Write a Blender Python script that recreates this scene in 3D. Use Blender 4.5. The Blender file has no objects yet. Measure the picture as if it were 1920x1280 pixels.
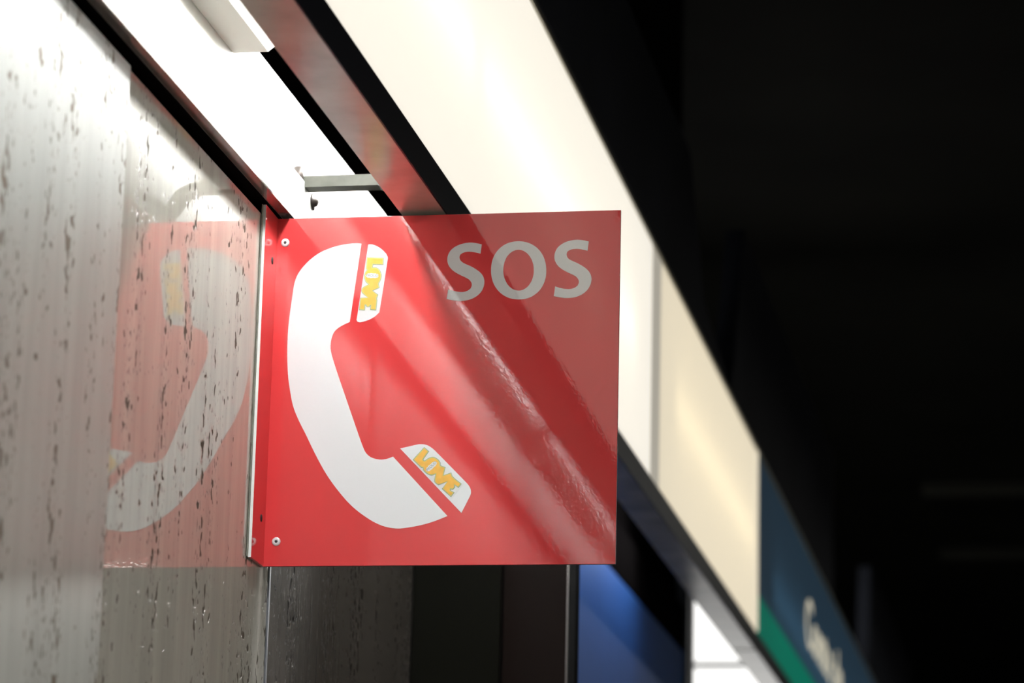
import bpy, bmesh, math, random
from mathutils import Vector, Matrix

random.seed(7)
scene = bpy.context.scene
col = scene.collection
Z0 = 2.55                      # height of the sign's top edge above the platform floor

# ------------------------------------------------------------------ camera
# axes: X = away from the stone wall, Y = along the platform, Z = up; the sign stands in the plane Y = 0
CAM_POS = (0.90946, -3.34530, Z0 - 0.99829)
YAW, PITCH, ROLL = 0.185950, 0.244006, 0.0237248
cam_data = bpy.data.cameras.new('camera')
cam_data.sensor_width = 36.0
cam_data.lens = 5879.88 / 1920.0 * 36.0
cam_data.clip_start = 0.05
cam_data.clip_end = 200
cam_data.dof.use_dof = True
cam_data.dof.focus_distance = 3.48
cam_data.dof.aperture_fstop = 5.6
cam = bpy.data.objects.new('camera', cam_data)
col.objects.link(cam)
fwd = Vector((-math.sin(YAW) * math.cos(PITCH), math.cos(YAW) * math.cos(PITCH), math.sin(PITCH)))
rt = Vector((math.cos(YAW), math.sin(YAW), 0))
up = rt.cross(fwd)
r2 = rt * math.cos(ROLL) + up * math.sin(ROLL)
u2 = -rt * math.sin(ROLL) + up * math.cos(ROLL)
mw = Matrix((r2, u2, -fwd)).transposed().to_4x4()
mw.translation = Vector(CAM_POS)
cam.matrix_world = mw
scene.camera = cam

# ------------------------------------------------------------------ world, exposure
world = bpy.data.worlds.new('world')
scene.world = world
world.use_nodes = True
bg = world.node_tree.nodes['Background']
bg.inputs['Color'].default_value = (0.80, 0.90, 1.0, 1)
bg.inputs['Strength'].default_value = 0.010
vs = scene.view_settings
vs.view_transform = 'Standard'
vs.look = 'None'
vs.exposure = 0.0
vs.gamma = 1.0
vs.use_curve_mapping = False
scene.cycles.max_bounces = 10
scene.cycles.diffuse_bounces = 5
scene.cycles.glossy_bounces = 5
scene.cycles.transmission_bounces = 6
scene.cycles.sample_clamp_indirect = 8.0

TUBE_STRENGTH = 95.0           # the fluorescent batten beside the wall
BOX_TUBE = 4.6                 # tubes inside the light box
BOX_GLOW = 0.46                # evenly backlit acrylic
FILL_LAMP = 50.0           # unseen lamps added for general fill light on the sign

# ------------------------------------------------------------------ materials
def new_mat(name):
    m = bpy.data.materials.new(name)
    m.use_nodes = True
    nt = m.node_tree
    b = nt.nodes['Principled BSDF']
    return m, nt, b

def plain(name, colour, rough=0.5, metal=0.0, spec=0.5, noise=0.0, nscale=20.0, bump=0.0, bscale=300.0, coat=0.0):
    m, nt, b = new_mat(name)
    b.inputs['Base Color'].default_value = (*colour, 1)
    b.inputs['Roughness'].default_value = rough
    b.inputs['Metallic'].default_value = metal
    b.inputs['Specular IOR Level'].default_value = spec
    b.inputs['Coat Weight'].default_value = coat
    tc = nt.nodes.new('ShaderNodeTexCoord')
    if noise > 0:
        n = nt.nodes.new('ShaderNodeTexNoise')
        n.inputs['Scale'].default_value = nscale
        n.inputs['Detail'].default_value = 5
        nt.links.new(tc.outputs['Object'], n.inputs['Vector'])
        r = nt.nodes.new('ShaderNodeValToRGB')
        r.color_ramp.elements[0].position = 0.3
        r.color_ramp.elements[1].position = 0.7
        r.color_ramp.elements[0].color = (*[c * (1 - noise) for c in colour], 1)
        r.color_ramp.elements[1].color = (*[min(1, c * (1 + noise * 0.6)) for c in colour], 1)
        nt.links.new(n.outputs['Fac'], r.inputs['Fac'])
        nt.links.new(r.outputs['Color'], b.inputs['Base Color'])
    if bump > 0:
        n2 = nt.nodes.new('ShaderNodeTexNoise')
        n2.inputs['Scale'].default_value = bscale
        n2.inputs['Detail'].default_value = 2
        nt.links.new(tc.outputs['Object'], n2.inputs['Vector'])
        bp = nt.nodes.new('ShaderNodeBump')
        bp.inputs['Strength'].default_value = 1.0
        bp.inputs['Distance'].default_value = bump
        nt.links.new(n2.outputs['Fac'], bp.inputs['Height'])
        nt.links.new(bp.outputs['Normal'], b.inputs['Normal'])
    return m

def emissive(name, colour, strength):
    m, nt, b = new_mat(name)
    b.inputs['Base Color'].default_value = (*[c * 0.8 for c in colour], 1)
    b.inputs['Emission Color'].default_value = (*colour, 1)
    b.inputs['Emission Strength'].default_value = strength
    return m

def acrylic(name, colour, glow, trans):
    """backlit opal acrylic: passes the light of the tube behind it, and carries an even backlight"""
    m = bpy.data.materials.new(name)
    m.use_nodes = True
    nt = m.node_tree
    nt.nodes.clear()
    out = nt.nodes.new('ShaderNodeOutputMaterial')
    tr = nt.nodes.new('ShaderNodeBsdfTranslucent')
    tr.inputs['Color'].default_value = (*[min(1, c * trans) for c in colour], 1)
    gl = nt.nodes.new('ShaderNodeBsdfPrincipled')
    gl.inputs['Base Color'].default_value = (*[c * 0.5 for c in colour], 1)
    gl.inputs['Roughness'].default_value = 0.25
    mix = nt.nodes.new('ShaderNodeMixShader')
    mix.inputs[0].default_value = 0.5
    em = nt.nodes.new('ShaderNodeEmission')
    em.inputs['Color'].default_value = (*colour, 1)
    em.inputs['Strength'].default_value = glow
    ad = nt.nodes.new('ShaderNodeAddShader')
    nt.links.new(tr.outputs[0], mix.inputs[1])
    nt.links.new(gl.outputs[0], mix.inputs[2])
    nt.links.new(mix.outputs[0], ad.inputs[0])
    nt.links.new(em.outputs[0], ad.inputs[1])
    nt.links.new(ad.outputs[0], out.inputs['Surface'])
    return m

def travertine(name, base, dark, rough, offset=0.0):
    m, nt, b = new_mat(name)
    L = nt.links.new
    tc = nt.nodes.new('ShaderNodeTexCoord')
    geo = nt.nodes.new('ShaderNodeNewGeometry')
    def mapping(scale, loc=(0, 0, 0)):
        mp = nt.nodes.new('ShaderNodeMapping')
        mp.inputs['Scale'].default_value = scale
        mp.inputs['Location'].default_value = loc
        L(geo.outputs['Position'], mp.inputs['Vector'])
        return mp
    def noise(mp, scale, detail=3, rough_=0.5):
        n = nt.nodes.new('ShaderNodeTexNoise')
        n.inputs['Scale'].default_value = scale
        n.inputs['Detail'].default_value = detail
        n.inputs['Roughness'].default_value = rough_
        L(mp.outputs[0], n.inputs['Vector'])
        return n
    def ramp(src, p0, p1, c0=0.0, c1=1.0):
        r = nt.nodes.new('ShaderNodeMapRange')
        r.inputs['From Min'].default_value = p0
        r.inputs['From Max'].default_value = p1
        r.inputs['To Min'].default_value = c0
        r.inputs['To Max'].default_value = c1
        L(src, r.inputs['Value'])
        return r
    def math_(op, a, c):
        k = nt.nodes.new('ShaderNodeMath')
        k.operation = op
        for i, s in enumerate((a, c)):
            if isinstance(s, (int, float)):
                k.inputs[i].default_value = s
            else:
                L(s, k.inputs[i])
        return k
    # bedding: upright bands a few centimetres wide
    band = noise(mapping((1, 1, 0.05), (0, offset, 0)), 38, 4, 0.6)
    fine = noise(mapping((1, 1, 0.06), (0, offset + 3, 0)), 150, 3, 0.6)
    cloud = noise(mapping((1, 1, 0.6), (0, offset + 9, 0)), 5, 4, 0.55)
    # pores: roundish holes strung along the bedding
    pore = noise(mapping((1, 1, 0.62), (0, offset, 0)), 95, 1.5, 0.55)
    gate = noise(mapping((1, 1, 0.10), (0, offset + 5, 0)), 17, 2, 0.5)
    thr = math_('SUBTRACT', pore.outputs['Fac'], ramp(gate.outputs['Fac'], 0.40, 0.60, 0.16, 0.0).outputs[0])
    pm = ramp(thr.outputs[0], 0.575, 0.625)
    pore2 = noise(mapping((1, 1, 0.40), (0, offset + 11, 0)), 230, 1.0, 0.5)
    thr2 = math_('SUBTRACT', pore2.outputs['Fac'], ramp(gate.outputs['Fac'], 0.42, 0.60, 0.15, 0.0).outputs[0])
    pm2 = ramp(thr2.outputs[0], 0.60, 0.655, 0.0, 0.8)
    pores = math_('MAXIMUM', pm.outputs[0], pm2.outputs[0])
    t = math_('ADD', math_('MULTIPLY', band.outputs['Fac'], 0.55).outputs[0],
              math_('ADD', math_('MULTIPLY', fine.outputs['Fac'], 0.12).outputs[0],
                    math_('MULTIPLY', cloud.outputs['Fac'], 0.35).outputs[0]).outputs[0])
    cr = nt.nodes.new('ShaderNodeValToRGB')
    cr.color_ramp.elements[0].position = 0.40
    cr.color_ramp.elements[1].position = 0.74
    cr.color_ramp.elements[0].color = (*[c * 0.74 for c in base], 1)
    cr.color_ramp.elements[1].color = (*base, 1)
    L(t.outputs[0], cr.inputs['Fac'])
    mx = nt.nodes.new('ShaderNodeMix')
    mx.data_type = 'RGBA'
    mx.inputs[7].default_value = (*dark, 1)
    L(math_('MULTIPLY', pores.outputs[0], 0.92).outputs[0], mx.inputs[0])
    L(cr.outputs['Color'], mx.inputs[6])
    L(mx.outputs[2], b.inputs['Base Color'])
    rr = ramp(pores.outputs[0], 0, 1, rough, 0.7)
    L(rr.outputs[0], b.inputs['Roughness'])
    sp = ramp(pores.outputs[0], 0, 1, 0.5, 0.05)
    L(sp.outputs[0], b.inputs['Specular IOR Level'])
    bp = nt.nodes.new('ShaderNodeBump')
    bp.invert = True
    bp.inputs['Strength'].default_value = 0.12
    bp.inputs['Distance'].default_value = 0.002
    L(pores.outputs[0], bp.inputs['Height'])
    L(bp.outputs['Normal'], b.inputs['Normal'])
    return m

M = {}
M['trav_near'] = travertine('travertine_near', (0.53, 0.538, 0.495), (0.21, 0.17, 0.135), 0.34, 0.0)
M['trav_polished'] = travertine('travertine_polished', (0.59, 0.568, 0.500), (0.07, 0.056, 0.042), 0.02, 4.0)
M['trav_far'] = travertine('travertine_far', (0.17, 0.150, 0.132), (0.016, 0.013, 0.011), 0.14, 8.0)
PEEL = 0.000022
M['red'] = plain('red_sign_film', (0.68, 0.056, 0.060), 0.018, 0, 0.75, bump=PEEL, bscale=250)
M['white_film'] = plain('white_sign_film', (0.83, 0.84, 0.86), 0.018, 0, 0.75, bump=PEEL, bscale=250)
M['white_edge'] = plain('white_cut_edge', (0.85, 0.86, 0.84), 0.4)
M['sign_edge'] = plain('dark_red_cut_edge', (0.10, 0.012, 0.012), 0.4)
M['sign_back'] = plain('grey_sign_back', (0.30, 0.30, 0.30), 0.45)
M['rivet'] = plain('pale_rivet_metal', (0.72, 0.75, 0.78), 0.35, 0.2, noise=0.1, nscale=400)
M['hole'] = plain('dark_hole', (0.012, 0.012, 0.014), 0.6)
M['paper'] = plain('sticker_paper', (0.80, 0.81, 0.80), 0.12, 0, 0.5)
M['yellow'] = plain('sticker_yellow', (0.90, 0.50, 0.085), 0.12, 0, 0.5, noise=0.12, nscale=120)
M['lime'] = plain('sticker_lime_edge', (0.58, 0.62, 0.22), 0.15)
M['ink'] = plain('sticker_grey_ink', (0.22, 0.25, 0.24), 0.3)
M['grey_strip'] = plain('grey_green_matte', (0.20, 0.20, 0.165), 0.6, noise=0.35, nscale=90)
M['joint'] = plain('aluminium_joint', (0.42, 0.44, 0.48), 0.30, 1.0)
M['black'] = plain('black_gloss', (0.008, 0.008, 0.009), 0.12)
M['black_frame'] = plain('black_blue_frame', (0.006, 0.0065, 0.010), 0.45, spec=0.10)
M['void'] = plain('shade_black', (0.006, 0.005, 0.005), 1.0, spec=0.0)  # near-black stands in for the shade of voids and recesses
M['lip'] = plain('brown_metal_lip', (0.42, 0.36, 0.33), 0.16, 0.75, noise=0.15, nscale=14)
M['white_paint'] = plain('white_enamel', (0.86, 0.85, 0.80), 0.45, noise=0.05, nscale=9)
M['underside'] = plain('brown_polished_underside', (0.38, 0.345, 0.295), 0.23, 0.0, 1.3, noise=0.3, nscale=9)
M['strut'] = plain('grey_green_steel', (0.055, 0.057, 0.045), 0.55, 0.0, noise=0.25, nscale=60)
M['screw'] = plain('tarnished_screw', (0.060, 0.048, 0.043), 0.4, 0.3)
M['housing'] = plain('white_batten', (0.86, 0.86, 0.82), 0.4)
M['tube'] = emissive('fluorescent_tube', (0.965, 0.99, 1.0), TUBE_STRENGTH)
M['tube_short'] = emissive('fluorescent_tube_short', (0.98, 0.99, 0.97), TUBE_STRENGTH * 0.6)
M['tube_near'] = emissive('fluorescent_tube_weak', (0.96, 0.985, 1.0), TUBE_STRENGTH * 0.30)  # output cut so the top of the wall does not burn out
M['tube_far'] = emissive('fluorescent_tube_far', (0.93, 0.97, 1.0), TUBE_STRENGTH * 0.14)
M['tube_cap'] = plain('tube_cap', (0.6, 0.6, 0.6), 0.3, 0.9)
M['box_tube'] = emissive('light_box_tube', (1.0, 0.96, 0.86), BOX_TUBE)
M['box_tube2'] = emissive('light_box_tube_warm', (1.0, 0.93, 0.74), BOX_TUBE * 0.8)
M['sign_tube'] = emissive('sign_box_tube', (1.0, 0.97, 0.90), BOX_TUBE * 0.5)
M['acrylic'] = acrylic('opal_acrylic', (0.98, 0.95, 0.89), BOX_GLOW, 1.0)
M['acrylic2'] = acrylic('opal_acrylic_yellowed', (0.95, 0.89, 0.76), BOX_GLOW * 0.88, 1.0)
M['acrylic_dim'] = acrylic('opal_acrylic_dim_glow', (0.92, 0.87, 0.76), 0.30, 0.6)  # weaker glow imitates the dimming between the tubes
M['teal'] = acrylic('slate_blue_acrylic', (0.11, 0.19, 0.26), 0.09, 2.4)
M['green'] = acrylic('green_acrylic', (0.012, 0.34, 0.25), 0.22, 2.0)
M['letter_lit'] = acrylic('cream_lettering', (0.85, 0.80, 0.66), 0.42, 1.0)
M['box_back'] = plain('dark_box_back', (0.045, 0.045, 0.043), 0.28, 0, 0.10)  # near-black to weaken its bright reflection in the wall
M['box_inside'] = plain('white_box_inside', (0.8, 0.8, 0.78), 0.6)
M['box_edge'] = plain('greyed_brass_edge', (0.36, 0.34, 0.27), 0.35, 0.6)
M['navy'] = plain('dark_navy_panel', (0.017, 0.019, 0.026), 0.8, spec=0.15, noise=0.3, nscale=3)
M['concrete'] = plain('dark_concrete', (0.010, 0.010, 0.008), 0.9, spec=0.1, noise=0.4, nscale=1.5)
M['rail'] = plain('dull_green_beam', (0.025, 0.025, 0.018), 0.8)
M['floor'] = plain('grey_granite_floor', (0.42, 0.40, 0.37), 0.35, noise=0.25, nscale=60)
M['blue'] = plain('blue_panel', (0.032, 0.125, 0.44), 0.55, 0, 0.2, noise=0.12, nscale=4)
M['post'] = plain('blue_black_post', (0.05, 0.06, 0.075), 0.3, 0.3)
M['lit_white'] = emissive('backlit_white', (1.0, 0.99, 0.96), 1.5)
M['case_glass'] = plain('dark_glass', (0.008, 0.008, 0.006), 0.06, 0, 0.25)
M['case_glass_red'] = plain('dark_brown_glass', (0.012, 0.007, 0.006), 0.10, 0, 0.3)
M['case_edge'] = plain('bright_steel_edge', (0.75, 0.70, 0.68), 0.2, 1.0)
M['fill_lamp'] = emissive('fill_lamp', (1.0, 0.97, 0.90), FILL_LAMP)

# ------------------------------------------------------------------ mesh helpers
def world_loc(o):
    v = Vector((0, 0, 0))
    while o is not None:
        v += o.location
        o = o.parent
    return v

def link(name, me, mat, parent=None):
    """me holds world coordinates; child meshes are shifted into the parent's space"""
    o = bpy.data.objects.new(name, me)
    col.objects.link(o)
    mats = mat if isinstance(mat, (list, tuple)) else [mat]
    for k in mats:
        me.materials.append(M[k])
    if parent is not None:
        me.transform(Matrix.Translation(-world_loc(parent)))
        o.parent = parent
    else:
        xs = [v.co for v in me.vertices]
        c = Vector(((min(v.x for v in xs) + max(v.x for v in xs)) / 2,
                    (min(v.y for v in xs) + max(v.y for v in xs)) / 2, min(v.z for v in xs)))
        me.transform(Matrix.Translation(-c))
        o.location = c
    return o

def finish(name, bm, mat, parent=None, smooth=False):
    bmesh.ops.recalc_face_normals(bm, faces=bm.faces)
    me = bpy.data.meshes.new(name)
    bm.to_mesh(me)
    bm.free()
    if smooth:
        for p in me.polygons:
            p.use_smooth = True
    return link(name, me, mat, parent)

def add_box(bm, x0, x1, y0, y1, z0, z1, bevel=0.0):
    r = bmesh.ops.create_cube(bm, size=1.0)
    for v in r['verts']:
        v.co = Vector(((x0 + x1) / 2 + v.co.x * (x1 - x0), (y0 + y1) / 2 + v.co.y * (y1 - y0), Z0 + (z0 + z1) / 2 + v.co.z * (z1 - z0)))
    if bevel > 0:
        es = list({e for v in r['verts'] for e in v.link_edges})
        bmesh.ops.bevel(bm, geom=es, offset=bevel, segments=2, affect='EDGES', profile=0.5)

def box(name, x0, x1, y0, y1, z0, z1, mat, parent=None, bevel=0.0):
    bm = bmesh.new()
    add_box(bm, x0, x1, y0, y1, z0, z1, bevel)
    return finish(name, bm, mat, parent)

def prism_y(name, pts, y0, y1, mat, parent=None):
    """outline of (x, z) drawn out along Y"""
    bm = bmesh.new()
    a = [bm.verts.new((x, y0, Z0 + z)) for x, z in pts]
    b = [bm.verts.new((x, y1, Z0 + z)) for x, z in pts]
    n = len(pts)
    bm.faces.new(a)
    bm.faces.new(b[::-1])
    for i in range(n):
        bm.faces.new((a[i], b[i], b[(i + 1) % n], a[(i + 1) % n]))
    return finish(name, bm, mat, parent)

def prism_x(name, pts, x0, x1, mat, parent=None):
    """outline of (y, z) drawn out along X"""
    bm = bmesh.new()
    a = [bm.verts.new((x0, y, Z0 + z)) for y, z in pts]
    b = [bm.verts.new((x1, y, Z0 + z)) for y, z in pts]
    n = len(pts)
    bm.faces.new(a)
    bm.faces.new(b[::-1])
    for i in range(n):
        bm.faces.new((a[i], b[i], b[(i + 1) % n], a[(i + 1) % n]))
    return finish(name, bm, mat, parent)

def rod_y(name, x, z, r, y0, y1, mat, parent=None, n=20):
    bm = bmesh.new()
    rings = []
    for y in (y0, y1):
        rings.append([bm.verts.new((x + r * math.cos(2 * math.pi * i / n), y, Z0 + z + r * math.sin(2 * math.pi * i / n))) for i in range(n)])
    for i in range(n):
        bm.faces.new((rings[0][i], rings[0][(i + 1) % n], rings[1][(i + 1) % n], rings[1][i]))
    bm.faces.new(rings[0])
    bm.faces.new(rings[1][::-1])
    o = finish(name, bm, mat, parent)
    for p in o.data.polygons:
        p.use_smooth = len(p.vertices) == 4
    return o

def lathe(name, centre, axis, profile, mat, parent=None, n=24):
    """profile of (radius, distance along axis)"""
    axis = Vector(axis).normalized()
    t = Vector((0, 0, 1)) if abs(axis.z) < 0.9 else Vector((1, 0, 0))
    e1 = axis.cross(t).normalized()
    e2 = axis.cross(e1)
    c = Vector(centre) + Vector((0, 0, Z0))
    bm = bmesh.new()
    rings = []
    for r, d in profile:
        rings.append([bm.verts.new(c + axis * d + (e1 * math.cos(2 * math.pi * i / n) + e2 * math.sin(2 * math.pi * i / n)) * max(r, 1e-5)) for i in range(n)])
    for a, b in zip(rings, rings[1:]):
        for i in range(n):
            bm.faces.new((a[i], a[(i + 1) % n], b[(i + 1) % n], b[i]))
    bm.faces.new(rings[0][::-1])
    bm.faces.new(rings[-1])
    return finish(name, bm, mat, parent, smooth=True)

def smooth_outline(pts, corner=32, sub=5):
    """Catmull-Rom through the points, sharp where the outline turns by more than `corner` degrees"""
    P = [Vector(p) for p in pts]
    n = len(P)
    sharp = []
    for i in range(n):
        a = (P[i] - P[i - 1])
        b = (P[(i + 1) % n] - P[i])
        ang = abs(math.degrees(a.angle_signed(b))) if a.length > 0 and b.length > 0 else 0
        sharp.append(ang > corner)
    out = []
    for i in range(n):
        p1, p2 = P[i], P[(i + 1) % n]
        seg = p2 - p1
        t1 = seg.copy() if sharp[i] else (p2 - P[i - 1]) * 0.5
        t2 = seg.copy() if sharp[(i + 1) % n] else (P[(i + 2) % n] - p1) * 0.5
        if t1.length > seg.length * 1.2: t1 = t1.normalized() * seg.length
        if t2.length > seg.length * 1.2: t2 = t2.normalized() * seg.length
        for k in range(sub):
            s = k / sub
            h00 = 2 * s**3 - 3 * s**2 + 1; h10 = s**3 - 2 * s**2 + s
            h01 = -2 * s**3 + 3 * s**2; h11 = s**3 - s**2
            out.append(p1 * h00 + t1 * h10 + p2 * h01 + t2 * h11)
    return out

def plate(name, pts, y_front, thick, mat, parent, corner=32, sub=5, smooth=True):
    """flat film on the sign: outline of (x, z) in 0.1 mm, standing proud of the sign face"""
    pts = [(x * 1e-4, z * 1e-4) for x, z in pts]
    out = smooth_outline(pts, corner, sub) if smooth else [Vector(p) for p in pts]
    bm = bmesh.new()
    a = [bm.verts.new((p.x, y_front, Z0 + p.y)) for p in out]
    b = [bm.verts.new((p.x, y_front + thick, Z0 + p.y)) for p in out]
    n = len(out)
    bm.faces.new(a)
    for i in range(n):
        bm.faces.new((a[i], b[i], b[(i + 1) % n], a[(i + 1) % n]))
    bm.normal_update()
    bmesh.ops.triangulate(bm, faces=[f for f in bm.faces if len(f.verts) > 4], ngon_method='EAR_CLIP')
    return finish(name, bm, mat, parent)

def ring_plate(name, outer, inner, y_front, thick, mat, parent):
    o_ = smooth_outline([(x * 1e-4, z * 1e-4) for x, z in outer], 80, 3)
    i_ = smooth_outline([(x * 1e-4, z * 1e-4) for x, z in inner], 80, 3)
    bm = bmesh.new()
    n = len(o_)
    mk = lambda L, y: [bm.verts.new((p.x, y, Z0 + p.y)) for p in L]
    of, ob, jf, jb = mk(o_, y_front), mk(o_, y_front + thick), mk(i_, y_front), mk(i_, y_front + thick)
    for i in range(n):
        k = (i + 1) % n
        bm.faces.new((of[i], of[k], jf[k], jf[i]))
        bm.faces.new((of[i], ob[i], ob[k], of[k]))
        bm.faces.new((jf[i], jf[k], jb[k], jb[i]))
    return finish(name, bm, mat, parent)

def grow(pts, d):
    """outline pushed out by d (same units)"""
    P = [Vector(p) for p in pts]
    area = sum(P[i].x * P[(i + 1) % len(P)].y - P[(i + 1) % len(P)].x * P[i].y for i in range(len(P)))
    s = 1 if area > 0 else -1
    out = []
    for i in range(len(P)):
        a = (P[i] - P[i - 1]).normalized()
        b = (P[(i + 1) % len(P)] - P[i]).normalized()
        na = Vector((a.y, -a.x)) * s
        nb = Vector((b.y, -b.x)) * s
        k = na + nb
        k = k / max(k.length_squared / 2, 0.9)
        out.append(tuple(P[i] + k * d))
    return out

def text_mesh(name, body, size, place, mat, parent, thick=0.001, xscale=1.0):
    cu = bpy.data.curves.new(name, 'FONT')
    cu.body = body
    cu.size = size
    cu.extrude = thick / 2
    cu.align_x = 'LEFT' if xscale != 1.0 else 'CENTER'
    cu.align_y = 'BOTTOM_BASELINE' if xscale != 1.0 else 'CENTER'
    tmp = bpy.data.objects.new(name + '_tmp', cu)
    col.objects.link(tmp)
    bpy.context.view_layer.update()
    me = bpy.data.meshes.new_from_object(tmp.evaluated_get(bpy.context.evaluated_depsgraph_get()))
    bpy.data.objects.remove(tmp)
    bpy.data.curves.remove(cu)
    me.materials.clear()
    me.name = name
    me.transform(place @ Matrix.Diagonal((xscale, 1, 1, 1)))
    return link(name, me, mat, parent)

def thing(name, label, cat, loc, group=None):
    o = bpy.data.objects.new(name, None)
    o.empty_display_size = 0.05
    col.objects.link(o)
    o.location = (loc[0], loc[1], Z0 + loc[2])
    tag(o, label, cat, group)
    return o

def tag(o, label=None, cat=None, group=None, kind=None):
    if label: o['label'] = label
    if cat: o['category'] = cat
    if group: o['group'] = group
    if kind: o['kind'] = kind
    return o

# ------------------------------------------------------------------ the setting
FLOOR = -Z0
CEIL = 1.75
tag(box('floor', -2.6, 6.2, -10.5, 20.0, FLOOR - 0.1, FLOOR, 'floor'), 'grey granite platform floor below the sign', kind='structure')
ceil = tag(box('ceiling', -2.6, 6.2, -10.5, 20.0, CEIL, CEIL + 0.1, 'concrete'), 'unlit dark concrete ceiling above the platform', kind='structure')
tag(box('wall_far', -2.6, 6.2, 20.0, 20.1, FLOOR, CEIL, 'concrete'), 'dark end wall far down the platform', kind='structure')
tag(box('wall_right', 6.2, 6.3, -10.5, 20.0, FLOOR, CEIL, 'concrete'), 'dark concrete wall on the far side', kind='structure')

# wall_left: dark core with the stone slabs fixed on it
wall = bpy.data.objects.new('wall_left', None)
col.objects.link(wall)
wall.location = (0, 0, 0)
tag(wall, 'polished travertine wall the sign is fixed to', kind='structure')
box('wall_core', -0.20, -0.022, -7.5, 3.74, FLOOR, 0.155, 'void', wall)
box('wall_upper', -0.50, -0.022, 2.07, 3.74, 0.156, CEIL, 'void', wall)
box('wall_upper', -0.60, -0.50, -7.5, 3.74, 0.20, CEIL, 'void', wall)
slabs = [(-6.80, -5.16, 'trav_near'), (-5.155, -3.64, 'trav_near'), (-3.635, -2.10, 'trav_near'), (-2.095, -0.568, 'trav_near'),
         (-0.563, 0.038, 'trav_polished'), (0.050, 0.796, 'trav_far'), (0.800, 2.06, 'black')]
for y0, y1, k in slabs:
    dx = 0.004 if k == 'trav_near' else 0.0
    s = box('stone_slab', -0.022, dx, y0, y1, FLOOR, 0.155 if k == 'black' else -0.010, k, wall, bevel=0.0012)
box('joint_strip', -0.02, 0.0015, 0.0395, 0.0445, FLOOR, -0.010, 'joint', wall)
box('joint_strip', -0.02, 0.0005, 0.0450, 0.0490, FLOOR, -0.010, 'black', wall)

# white trim along the top of the slabs
trim = bpy.data.objects.new('trim_1', None)
col.objects.link(trim)
trim.location = (0, -3, Z0)
tag(trim, 'white enamelled channel along the top of the stone wall', kind='structure')
prism_y('channel_lip', [(0.0065, 0.0036), (0.0200, 0.0036), (0.0200, 0.0056), (0.0065, 0.0056)], -6.8, 0.79, 'lip', trim)
box('channel_upstand', 0.0180, 0.0200, -6.8, 0.79, 0.0056, 0.060, 'white_paint', trim)
box('shade_filler', -0.0220, 0.0044, -6.8, 0.79, 0.0056, 0.154, 'void', trim)  # black filler put in so the recess looks deep in shade
box('back_plate', 0.0045, 0.0065, -6.8, 0.79, 0.0056, 0.160, 'white_paint', trim)

# ------------------------------------------------------------------ lights the place has
def batten(label, y0, y1, tube_mat, on_wall=True, inset=0.0):
    t = thing('batten_light', label, 'light', (0.05, (y0 + y1) / 2, 0.118), 'fluorescent battens in the slot above the wall')
    if on_wall:
        prism_y('housing', [(0.007, 0.122), (0.046, 0.122), (0.056, 0.130), (0.056, 0.172), (0.046, 0.180), (0.007, 0.180)], y0, y1, 'housing', t)
        hx0, hx1 = 0.050, 0.100
    else:
        prism_y('housing', [(0.1468, 0.128), (0.128, 0.128), (0.122, 0.134), (0.122, 0.168), (0.128, 0.174), (0.1468, 0.174)], y0, y1, 'housing', t)
        hx0, hx1 = 0.078, 0.126
    y1 = y1 - inset
    rod_y('tube', 0.089, 0.150, 0.0135, y0 + 0.035, y1 - 0.035, tube_mat, t)
    for a, b in ((y0 + 0.012, y0 + 0.035), (y1 - 0.035, y1 - 0.012)):
        rod_y('tube_cap', 0.089, 0.150, 0.0140, a, b, 'tube_cap', t)
    for a, b in ((y0, y0 + 0.012), (y1 - 0.012, y1)):
        box('lamp_holder', hx0, hx1, a, b, 0.136, 0.166, 'housing', t, 0.002)
    return t

batten('bare fluorescent batten in the slot above the wall, nearer side of the sign', -1.72, -0.225, 'tube', True, 0.40)
batten('bare fluorescent batten in the slot above the near end of the wall', -3.26, -1.76, 'tube_near')
batten('short fluorescent batten on the back of the light box above the sign', -0.60, 0.62, 'tube_short', False)
b2 = batten('fluorescent batten above the blue panel, hidden behind the light box', 1.83, 2.95, 'tube_far', False)

# light box hanging parallel to the wall
XB, XF = 0.1465, 0.1995        # back and front
ZB, ZF, ZT = 0.004, 0.0435, 0.4400

def light_box(name, label, cat, y0, y1, faces, tube_mat, tubes, frame='black_frame', inner='box_inside'):
    t = thing(name, label, cat, ((XB + XF) / 2, (y0 + y1) / 2, ZB), 'boxes of the hanging light band')
    box('underside', XB, XF - 0.002, y0, y1, ZB, ZB + 0.002, 'underside', t)
    box('bottom_frame', XF - 0.002, XF, y0, y1, ZB - 0.0005, ZF, frame, t)
    box('back_panel', XB, XB + 0.002, y0, y1, ZB + 0.002, ZT, 'box_back', t)
    box('inner_liner', XB + 0.0022, XB + 0.0034, y0 + 0.0035, y1 - 0.0035, ZF, ZT - 0.001, inner, t)
    box('top_panel', XB, XF - 0.003, y0, y1, ZT, ZT + 0.003, inner, t)
    box('inner_floor', XB + 0.002, XF - 0.002, y0, y1, ZF - 0.004, ZF - 0.001, inner, t)
    e = 0.0035
    prism_y('top_edge', [(XF - 0.003, ZT - 0.001), (XF + e, ZT - 0.001), (XF + e, ZT + 0.008), (XF - 0.003, ZT + 0.008)], y0, y1, 'box_edge', t)
    for fname, a, b, z0, z1, m in faces:
        box(fname, XF - 0.003, XF, a, b, z0, z1, m, t)
    for a, b, z in tubes:
        rod_y('tube', XB + 0.013, z, 0.008, a, b, tube_mat, t, 12)
    box('end_panel', XB + 0.002, XF - 0.0032, y0, y0 + 0.003, ZF, ZT, inner, t)
    box('end_panel', XB + 0.002, XF - 0.0032, y1 - 0.003, y1, ZF, ZT, inner, t)
    return t

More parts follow.
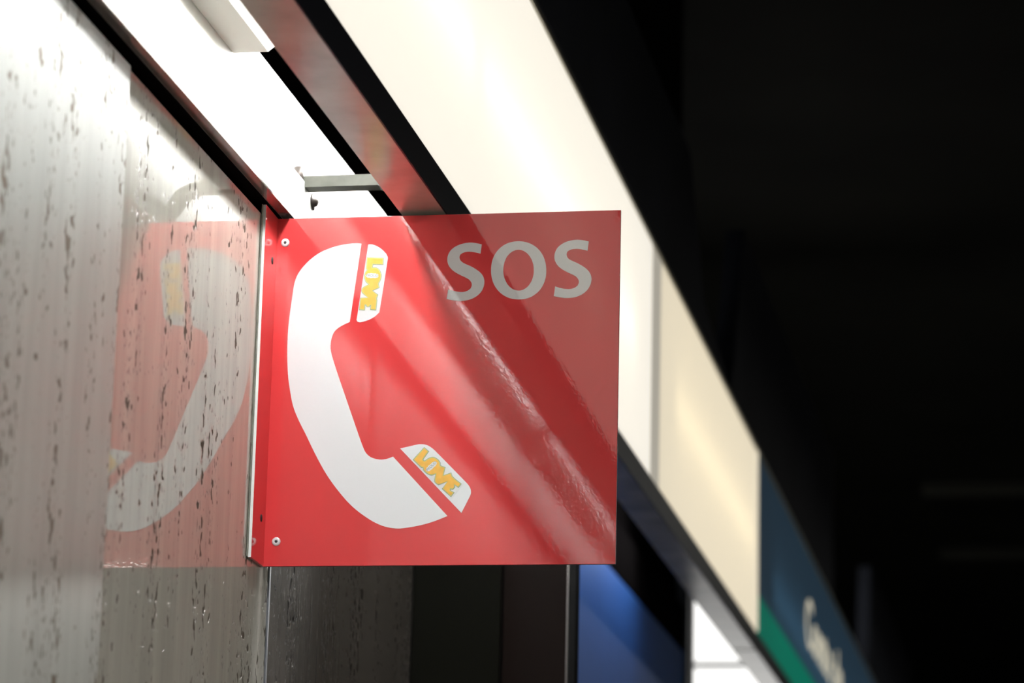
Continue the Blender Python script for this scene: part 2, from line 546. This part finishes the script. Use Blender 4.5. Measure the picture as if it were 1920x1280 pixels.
lb1 = light_box('light_box', 'long glowing cream light box passing behind the top of the red sign', 'light box', -4.6, 1.690,
                [('diffuser', -4.6, -1.42, ZF, ZT, 'acrylic'), ('diffuser', -1.415, 1.690, ZF, ZT, 'acrylic')], 'box_tube',
                [(-4.5, -3.05, 0.24), (-3.0, -1.5, 0.24), (-1.35, 0.15, 0.24), (0.2, 1.50, 0.24)])
lb2 = light_box('light_box', 'yellower cream light box beyond the dark seam, ending at the blue sign', 'light box', 1.805, 3.352,
                [('diffuser', 1.805, 3.352, ZF, ZT, 'acrylic2')], 'box_tube2', [(2.02, 3.30, 0.24)])
box('seam_strip', XF - 0.003, XF - 0.0005, 1.691, 1.804, ZF, ZT, 'acrylic_dim', lb2)
box('underside', XB, XF - 0.002, 1.691, 1.804, ZB, ZB + 0.002, 'underside', lb2)
box('bottom_frame', XF - 0.002, XF, 1.691, 1.804, ZB - 0.0005, ZF - 0.0005, 'black_frame', lb2)
box('back_panel', XB, XB + 0.002, 1.691, 1.804, ZB + 0.002, ZT, 'box_back', lb2)
prism_y('top_edge', [(XF - 0.003, ZT + 0.0005), (XF + 0.0035, ZT + 0.0005), (XF + 0.0035, ZT + 0.008), (XF - 0.003, ZT + 0.008)], 1.691, 1.804, 'box_edge', lb2)
box('end_edge', XF - 0.003, XF + 0.003, 3.3525, 3.368, ZF, ZT, 'acrylic2', lb2)
GZ = 0.132
lb3 = light_box('station_sign', 'slate blue station name sign with a green stripe, beyond the cream light box', 'sign', 3.372, 9.2,
                [('sign_face', 3.372, 3.70, GZ, ZT, 'teal'), ('sign_face', 3.706, 9.2, GZ, ZT, 'teal'),
                 ('green_stripe', 3.372, 3.70, ZF, GZ, 'green'), ('green_stripe', 3.706, 9.2, ZF, GZ, 'green')], 'sign_tube',
                [(3.75, 6.3, 0.20), (6.4, 9.1, 0.20)])
rot = Matrix(((0, 0, 1, XF + 0.0012), (1, 0, 0, 4.55), (0, 1, 0, Z0 + 0.2000), (0, 0, 0, 1)))
ty = 4.55
for ch in 'Comte de':
    if ch == ' ':
        ty += 0.09
        continue
    m_ = rot.copy()
    m_[1][3] = ty
    tx = text_mesh('letter', ch, 0.182, m_, 'letter_lit', lb3, 0.002, 1.45)
    ty += max(v.co.y for v in tx.data.vertices) - min(v.co.y for v in tx.data.vertices) + 0.028

# dark panels standing above the light band
def fascia(label, pts):
    o = prism_x('fascia_panel', pts, 0.165, 0.205, 'navy')
    tag(o, label, 'panel', 'dark panels above the light band')
    return o
fascia('dark navy panel standing on the cream light box, nearest the red sign', [(-4.6, 0.449), (2.78, 0.449), (2.36, 0.515), (2.13, 0.742), (-4.6, 0.742)])
fascia('dark navy panel with a slanted near end, above the start of the blue sign', [(2.80, 0.449), (5.36, 0.449), (5.34, 0.850), (3.03, 0.850), (2.86, 0.52)])
fascia('dark navy panel above the blue sign, farthest down the platform', [(6.72, 0.449), (9.2, 0.449), (9.2, 0.80), (6.86, 0.80)])

# ------------------------------------------------------------------ the SOS sign
BODY = [(1030,-319),(960,-314),(859,-321),(758,-338),(658,-367),(558,-409),(471,-467),(398,-533),(331,-614),(289,-690),(262,-785),(248,-912),(232,-1064),(217,-1242),(212,-1420),(218,-1644),(236,-1854),(266,-2028),(308,-2203),(375,-2360),(469,-2535),(563,-2717),(675,-2916),(767,-3055),(875,-3193),(982,-3313),(1088,-3408),(1195,-3485),(1299,-3547),(1420,-3595),(1557,-3616),(1693,-3603),(1828,-3578),(1963,-3540),(2117,-3480),(1479,-2800),(1411,-2824),(1343,-2832),(1274,-2822),(1213,-2796),(1160,-2743),(1123,-2665),(1075,-2544),(801,-1817),(741,-1645),(718,-1557),(716,-1481),(726,-1413),(752,-1349),(794,-1306),(856,-1269),(927,-1237)]
EAR = [(1110,-332),(1150,-332),(1195,-346),(1253,-380),(1304,-426),(1330,-462),(1342,-501),(1266,-1130),(1217,-1177),(1155,-1213),(1093,-1234),(1043,-1243),(1015,-1235),(1005,-1216)]
MOUTH = [(1556,-2708),(1654,-2687),(1750,-2666),(1799,-2663),(1855,-2672),(1904,-2697),(1954,-2738),(2327,-3113),(2355,-3149),(2372,-3190),(2372,-3237),(2344,-3301),(2273,-3447)]
S1 = [(2423,-363),(2363,-348),(2296,-339),(2229,-344),(2162,-362),(2101,-394),(2057,-439),(2034,-495),(2033,-552),(2047,-598),(2080,-644),(2126,-682),(2183,-715),(2251,-749),(2291,-775),(2316,-810),(2320,-844),(2307,-878),(2272,-902),(2222,-915),(2166,-911),(2104,-898),(2050,-880),(2037,-993),(2101,-1008),(2169,-1018),(2236,-1017),(2302,-1005),(2368,-975),(2423,-926),(2453,-870),(2464,-808),(2454,-751),(2423,-701),(2371,-658),(2303,-616),(2246,-590),(2207,-568),(2180,-539),(2171,-505),(2179,-476),(2209,-457),(2254,-446),(2310,-448),(2366,-459),(2411,-471)]
S2 = [(3645,-360),(3587,-345),(3520,-336),(3454,-341),(3388,-358),(3327,-391),(3284,-435),(3261,-491),(3258,-548),(3273,-593),(3305,-640),(3350,-677),(3405,-710),(3472,-743),(3511,-769),(3536,-804),(3540,-838),(3527,-871),(3492,-895),(3442,-908),(3387,-905),(3326,-892),(3273,-874),(3260,-986),(3323,-1001),(3389,-1011),(3455,-1010),(3521,-998),(3587,-968),(3641,-919),(3671,-864),(3683,-802),(3673,-745),(3642,-696),(3592,-653),(3525,-611),(3469,-585),(3430,-564),(3404,-535),(3396,-500),(3404,-472),(3434,-453),(3478,-443),(3533,-444),(3589,-455),(3633,-467)]
O_OUT = [(3168,-686),(3166,-745),(3156,-797),(3139,-846),(3116,-889),(3086,-928),(3050,-959),(3010,-985),(2965,-1003),(2916,-1013),(2861,-1016),(2806,-1010),(2756,-998),(2710,-977),(2668,-950),(2631,-916),(2599,-876),(2573,-831),(2554,-782),(2542,-728),(2537,-669),(2539,-610),(2548,-557),(2565,-508),(2589,-464),(2619,-426),(2654,-394),(2695,-368),(2741,-350),(2790,-340),(2845,-337),(2901,-343),(2950,-356),(2997,-377),(3038,-404),(3075,-438),(3107,-478),(3133,-523),(3151,-573),(3163,-626)]
O_IN = [(3026,-680),(3025,-717),(3019,-753),(3010,-787),(2996,-819),(2979,-846),(2959,-870),(2936,-889),(2911,-903),(2884,-911),(2857,-913),(2830,-909),(2803,-900),(2777,-885),(2754,-865),(2732,-840),(2714,-811),(2699,-779),(2687,-744),(2680,-708),(2677,-670),(2678,-633),(2684,-597),(2694,-563),(2707,-531),(2724,-503),(2745,-479),(2768,-460),(2793,-447),(2819,-439),(2846,-436),(2874,-440),(2901,-450),(2926,-465),(2950,-485),(2971,-510),(2990,-539),(3005,-571),(3016,-606),(3023,-642)]
LOVE1 = [(1105,-489),(1289,-501),(1288,-571),(1171,-565),(1164,-610),(1210,-612),(1245,-635),(1269,-684),(1268,-737),(1250,-780),(1242,-797),(1252,-842),(1175,-879),(1240,-929),(1226,-973),(1231,-991),(1222,-1103),(1165,-1096),(1168,-1046),(1153,-1046),(1147,-1063),(1121,-1062),(1111,-1040),(1095,-1040),(1091,-1100),(1037,-1094),(1046,-964),(1134,-960),(1061,-894),(1065,-846),(1138,-804),(1102,-772),(1085,-723),(1088,-670),(1114,-631),(1101,-618)]
LOVE2 = [(1832,-2706),(1880,-2747),(1816,-2841),(1841,-2860),(1892,-2826),(1940,-2818),(1989,-2843),(2015,-2880),(2020,-2912),(2073,-2933),(2055,-3025),(2143,-2998),(2160,-3039),(2258,-3120),(2231,-3156),(2186,-3127),(2187,-3155),(2168,-3179),(2144,-3171),(2136,-3195),(2181,-3219),(2150,-3259),(2054,-3173),(2109,-3090),(2006,-3125),(1965,-3088),(1974,-3000),(1922,-3015),(1873,-2994),(1836,-2958),(1827,-2925),(1807,-2925),(1715,-2839)]
sign = thing('emergency_sign', 'red SOS sign with a white telephone receiver, standing out from the stone wall', 'sign', (0.2, 0.0, -0.4035))
W, H = 0.4003, 0.4032
bm = bmesh.new()
add_box(bm, 0.0, W, 0.0, 0.0035, -H, 0.0, 0.0004)
panel = finish('panel', bm, ['red', 'sign_edge', 'sign_back'], sign)
for p in panel.data.polygons:
    if p.normal.y > 0.9: p.material_index = 2
    elif p.normal.y > -0.9: p.material_index = 1
# flange bent towards the viewer, lying on the stone
bm = bmesh.new()
vs_ = [(-0.0560, 0.0005), (-0.0003, 0.0), (-0.0003, -H), (-0.0560, -0.4025)]
a = [bm.verts.new((0.0010, y, Z0 + z)) for y, z in vs_]
b = [bm.verts.new((0.0042, y, Z0 + z)) for y, z in vs_]
bm.faces.new(a); bm.faces.new(b[::-1])
for i in range(4):
    bm.faces.new((a[i], b[i], b[(i + 1) % 4], a[(i + 1) % 4]))
fl = finish('flange', bm, ['red', 'white_edge'], sign)
for p in fl.data.polygons:
    if p.normal.y < -0.9: p.material_index = 1
for z in (-0.055, -0.352):
    h = lathe('flange_hole', (0.0043, -0.019, z), (1, 0, 0), [(0.0042, -0.001), (0.0042, 0.0003), (0.0, 0.0003)], 'hole', fl, 16)
box('flange_strip', 0.0002, 0.0010, -0.0605, -0.0003, -0.4022, 0.0, 'grey_strip', sign)  # thin grey-green strip showing past the flange edge
for x, z in ((0.0138, -0.0287), (0.0178, -0.3752)):
    rv = lathe('rivet', (x, 0.0, z), (0, -1, 0), [(0.0049, -0.0005), (0.0049, 0.0006), (0.0042, 0.0013), (0.0026, 0.0016), (0.0016, 0.0012)], 'rivet', sign, 28)
    lathe('rivet_bore', (x, 0.0, z), (0, -1, 0), [(0.0016, 0.0005), (0.0016, 0.0017), (0.0, 0.0017)], 'hole', rv, 16)
T = 0.0003
hs = plate('handset', BODY, -T, T * 0.9, 'white_film', sign)
ep = plate('earpiece', EAR, -T, T * 0.9, 'white_film', sign)
mp_ = plate('mouthpiece', MOUTH, -T, T * 0.9, 'white_film', sign)
plate('letter', S1, -T, T * 0.9, 'white_film', sign)
ring_plate('letter', O_OUT, O_IN, -T, T * 0.9, 'white_film', sign)
plate('letter', S2, -T, T * 0.9, 'white_film', sign)

def sticker(outline, paper, centre, ang, label):
    st = plate('sticker', paper, -T - 0.0002, 0.0002, 'paper', sign, smooth=False)
    st['label'] = label
    plate('sticker_outline', grow(outline, 7), -T - 0.0004, 0.0002, 'ink', st, 60, 4)
    plate('sticker_border', grow(outline, 2.5), -T - 0.0006, 0.0002, 'lime', st, 60, 4)
    plate('sticker_letters', grow(outline, -6), -T - 0.0008, 0.0002, 'yellow', st, 60, 4)
    ca, sa = math.cos(ang), math.sin(ang)
    blob = []
    for i in range(26):
        t = 2 * math.pi * i / 26
        k = 1 + (0.10 if i % 2 else -0.06)
        u, v = 72 * k * math.copysign(abs(math.cos(t)) ** 0.7, math.cos(t)), 27 * k * math.copysign(abs(math.sin(t)) ** 0.7, math.sin(t))
        blob.append((centre[0] + u * ca - v * sa, centre[1] + u * sa + v * ca))
    plate('sticker_patch', blob, -T - 0.0010, 0.0002, 'paper', st, 90, 3)
    c = Vector((centre[0] * 1e-4, -T - 0.00105, Z0 + centre[1] * 1e-4))
    pl = Matrix(((ca, -sa, 0, c.x), (0, 0, -1, c.y), (sa, ca, 0, c.z), (0, 0, 0, 1)))
    text_mesh('sticker_word', 'PROUD', 0.0042, pl, 'ink', st, 0.0001)

sticker(LOVE1, [(1098, -470), (1302, -482), (1262, -1118), (1028, -1110)], (1170, -703), math.radians(-3), 'yellow LOVE sticker on the earpiece')
sticker(LOVE2, [(1836, -2690), (2290, -3120), (2160, -3285), (1712, -2822)], (1921, -2919), math.radians(43), 'yellow LOVE sticker on the mouthpiece')

# the sheet is bent half a degree off square
sign.rotation_euler.z = 0.0105
sign.location.y += 0.2 * 0.0105

# ------------------------------------------------------------------ strut between channel and light box
st = thing('bracket', 'grey green steel strut bridging the channel and the light box above the sign', 'bracket', (0.07, 0.062, 0.05))
bm = bmesh.new()
path = [(0.0068, 0.0600), (0.108, 0.0600), (0.130, 0.050), (0.1462, 0.026)]
hw, y0, y1 = 0.0068, 0.052, 0.074
up_, dn_ = [], []
for i, (x, z) in enumerate(path):
    d = Vector((path[min(i + 1, 3)][0] - path[max(i - 1, 0)][0], path[min(i + 1, 3)][1] - path[max(i - 1, 0)][1])).normalized()
    nrm = Vector((-d.y, d.x))
    up_.append((x + nrm.x * hw, z + nrm.y * hw)); dn_.append((x - nrm.x * hw, z - nrm.y * hw))
up_[-1] = (0.1462, 0.036); dn_[-1] = (0.1462, 0.016)
bm.free()
prism_y('bar', up_ + dn_[::-1], y0, y1, 'strut', st)
lathe('stud', (0.0130, 0.050, 0.066), (0, 0, 1), [(0.0062, -0.012), (0.0062, 0.010), (0.004, 0.0115)], 'screw', st)
sc = lathe('screw', (0.0201, 0.092, 0.047), (1, 0, 0), [(0.0100, 0.0), (0.0100, 0.0014), (0.0060, 0.0018), (0.0056, 0.005), (0.0020, 0.0072)], 'screw', st)

# ------------------------------------------------------------------ things further along the wall
cs = thing('glass_case', 'tall dark glass case projecting from the wall under the sign', 'case', (0.11, 0.82, FLOOR))
CT = -0.10
box('body', 0.001, 0.2150, 0.806, 0.835, FLOOR, CT, 'black', cs)
box('pane', 0.001, 0.1222, 0.800, 0.8055, FLOOR, CT, 'case_glass', cs)
box('pane', 0.1275, 0.2135, 0.800, 0.8055, FLOOR, CT, 'case_glass_red', cs)
box('seam', 0.1224, 0.1273, 0.803, 0.8055, FLOOR, CT, 'void', cs)
box('edge_strip', 0.2137, 0.2158, 0.7985, 0.8055, FLOOR, CT, 'case_edge', cs)
box('side_frame', 0.2162, 0.2250, 0.803, 0.835, FLOOR, CT, 'black', cs)

bp_ = thing('wall_panel', 'large blue panel on the wall beyond the dark glass case', 'panel', (0.0, 2.9, FLOOR))
box('blue_sheet', -0.018, -0.004, 2.07, 3.72, FLOOR, 0.050, 'blue', bp_)
box('top_board', -0.018, -0.003, 2.07, 3.72, 0.052, 0.155, 'void', bp_)
box('edge_trim', -0.018, -0.001, 2.062, 2.07, FLOOR, 0.155, 'black', bp_)

fr = thing('door_frame', 'pair of blue black posts at the edge of the wall opening', 'frame', (0.0, 3.8, FLOOR))
box('post', -0.06, 0.004, 3.725, 3.775, FLOOR, 0.60, 'post', fr, 0.006)
box('post', -0.06, 0.004, 3.795, 3.850, FLOOR, 0.60, 'post', fr, 0.006)

lp = thing('lit_panel', 'bright white backlit panel seen through the wall opening', 'panel', (-0.45, 6.4, FLOOR))
box('upper_pane', -0.49, 0.08, 6.40, 6.44, 0.417, 1.10, 'lit_white', lp)
box('lower_pane', -0.49, 0.08, 6.40, 6.44, -0.60, 0.400, 'lit_white', lp)
box('divider', -0.49, 0.08, 6.395, 6.44, 0.400, 0.417, 'black', lp)
box('stand', -0.49, 0.08, 6.41, 6.44, FLOOR, -0.60, 'post', lp)

# faint beams under the dark ceiling
for i, (y, z) in enumerate(((9.0, 1.48), (10.5, 1.49))):
    b_ = box('ceiling_beam', 0.26, 6.2, y, y + 0.12, z, z + 0.03, 'rail')
    tag(b_, ('dull green cross beam under the dark ceiling, the nearer one', 'dull green cross beam under the dark ceiling, the farther one')[i], 'beam', 'cross beams')

# ------------------------------------------------------------------ unseen fill lamps added over the platform
for yc in (-8.8, -5.6, -2.4, 7.2):
    t = thing('fill_lamp', 'unseen long lamp added over the platform as fill light', 'lamp', (3.0, yc, 1.0), 'added fill lamps')
    bm = bmesh.new()
    add_box(bm, 2.80, 3.20, yc - 0.85, yc + 0.85, 1.06, 1.12)
    for x0, x1 in ((2.80, 2.815), (3.185, 3.20)):
        add_box(bm, x0, x1, yc - 0.85, yc + 0.85, 1.00, 1.06)
    for a_, b_ in ((yc - 0.85, yc - 0.835), (yc + 0.835, yc + 0.85)):
        add_box(bm, 2.815, 3.185, a_, b_, 1.00, 1.06)
    finish('lamp_body', bm, 'black_frame', t)
    box('lamp_cover', 2.82, 3.18, yc - 0.83, yc + 0.83, 1.04, 1.055, 'fill_lamp', t)
    for y in (yc - 0.6, yc + 0.6):
        rod = box('hanger', 2.992, 3.008, y - 0.008, y + 0.008, 1.12, CEIL, 'black_frame', t)
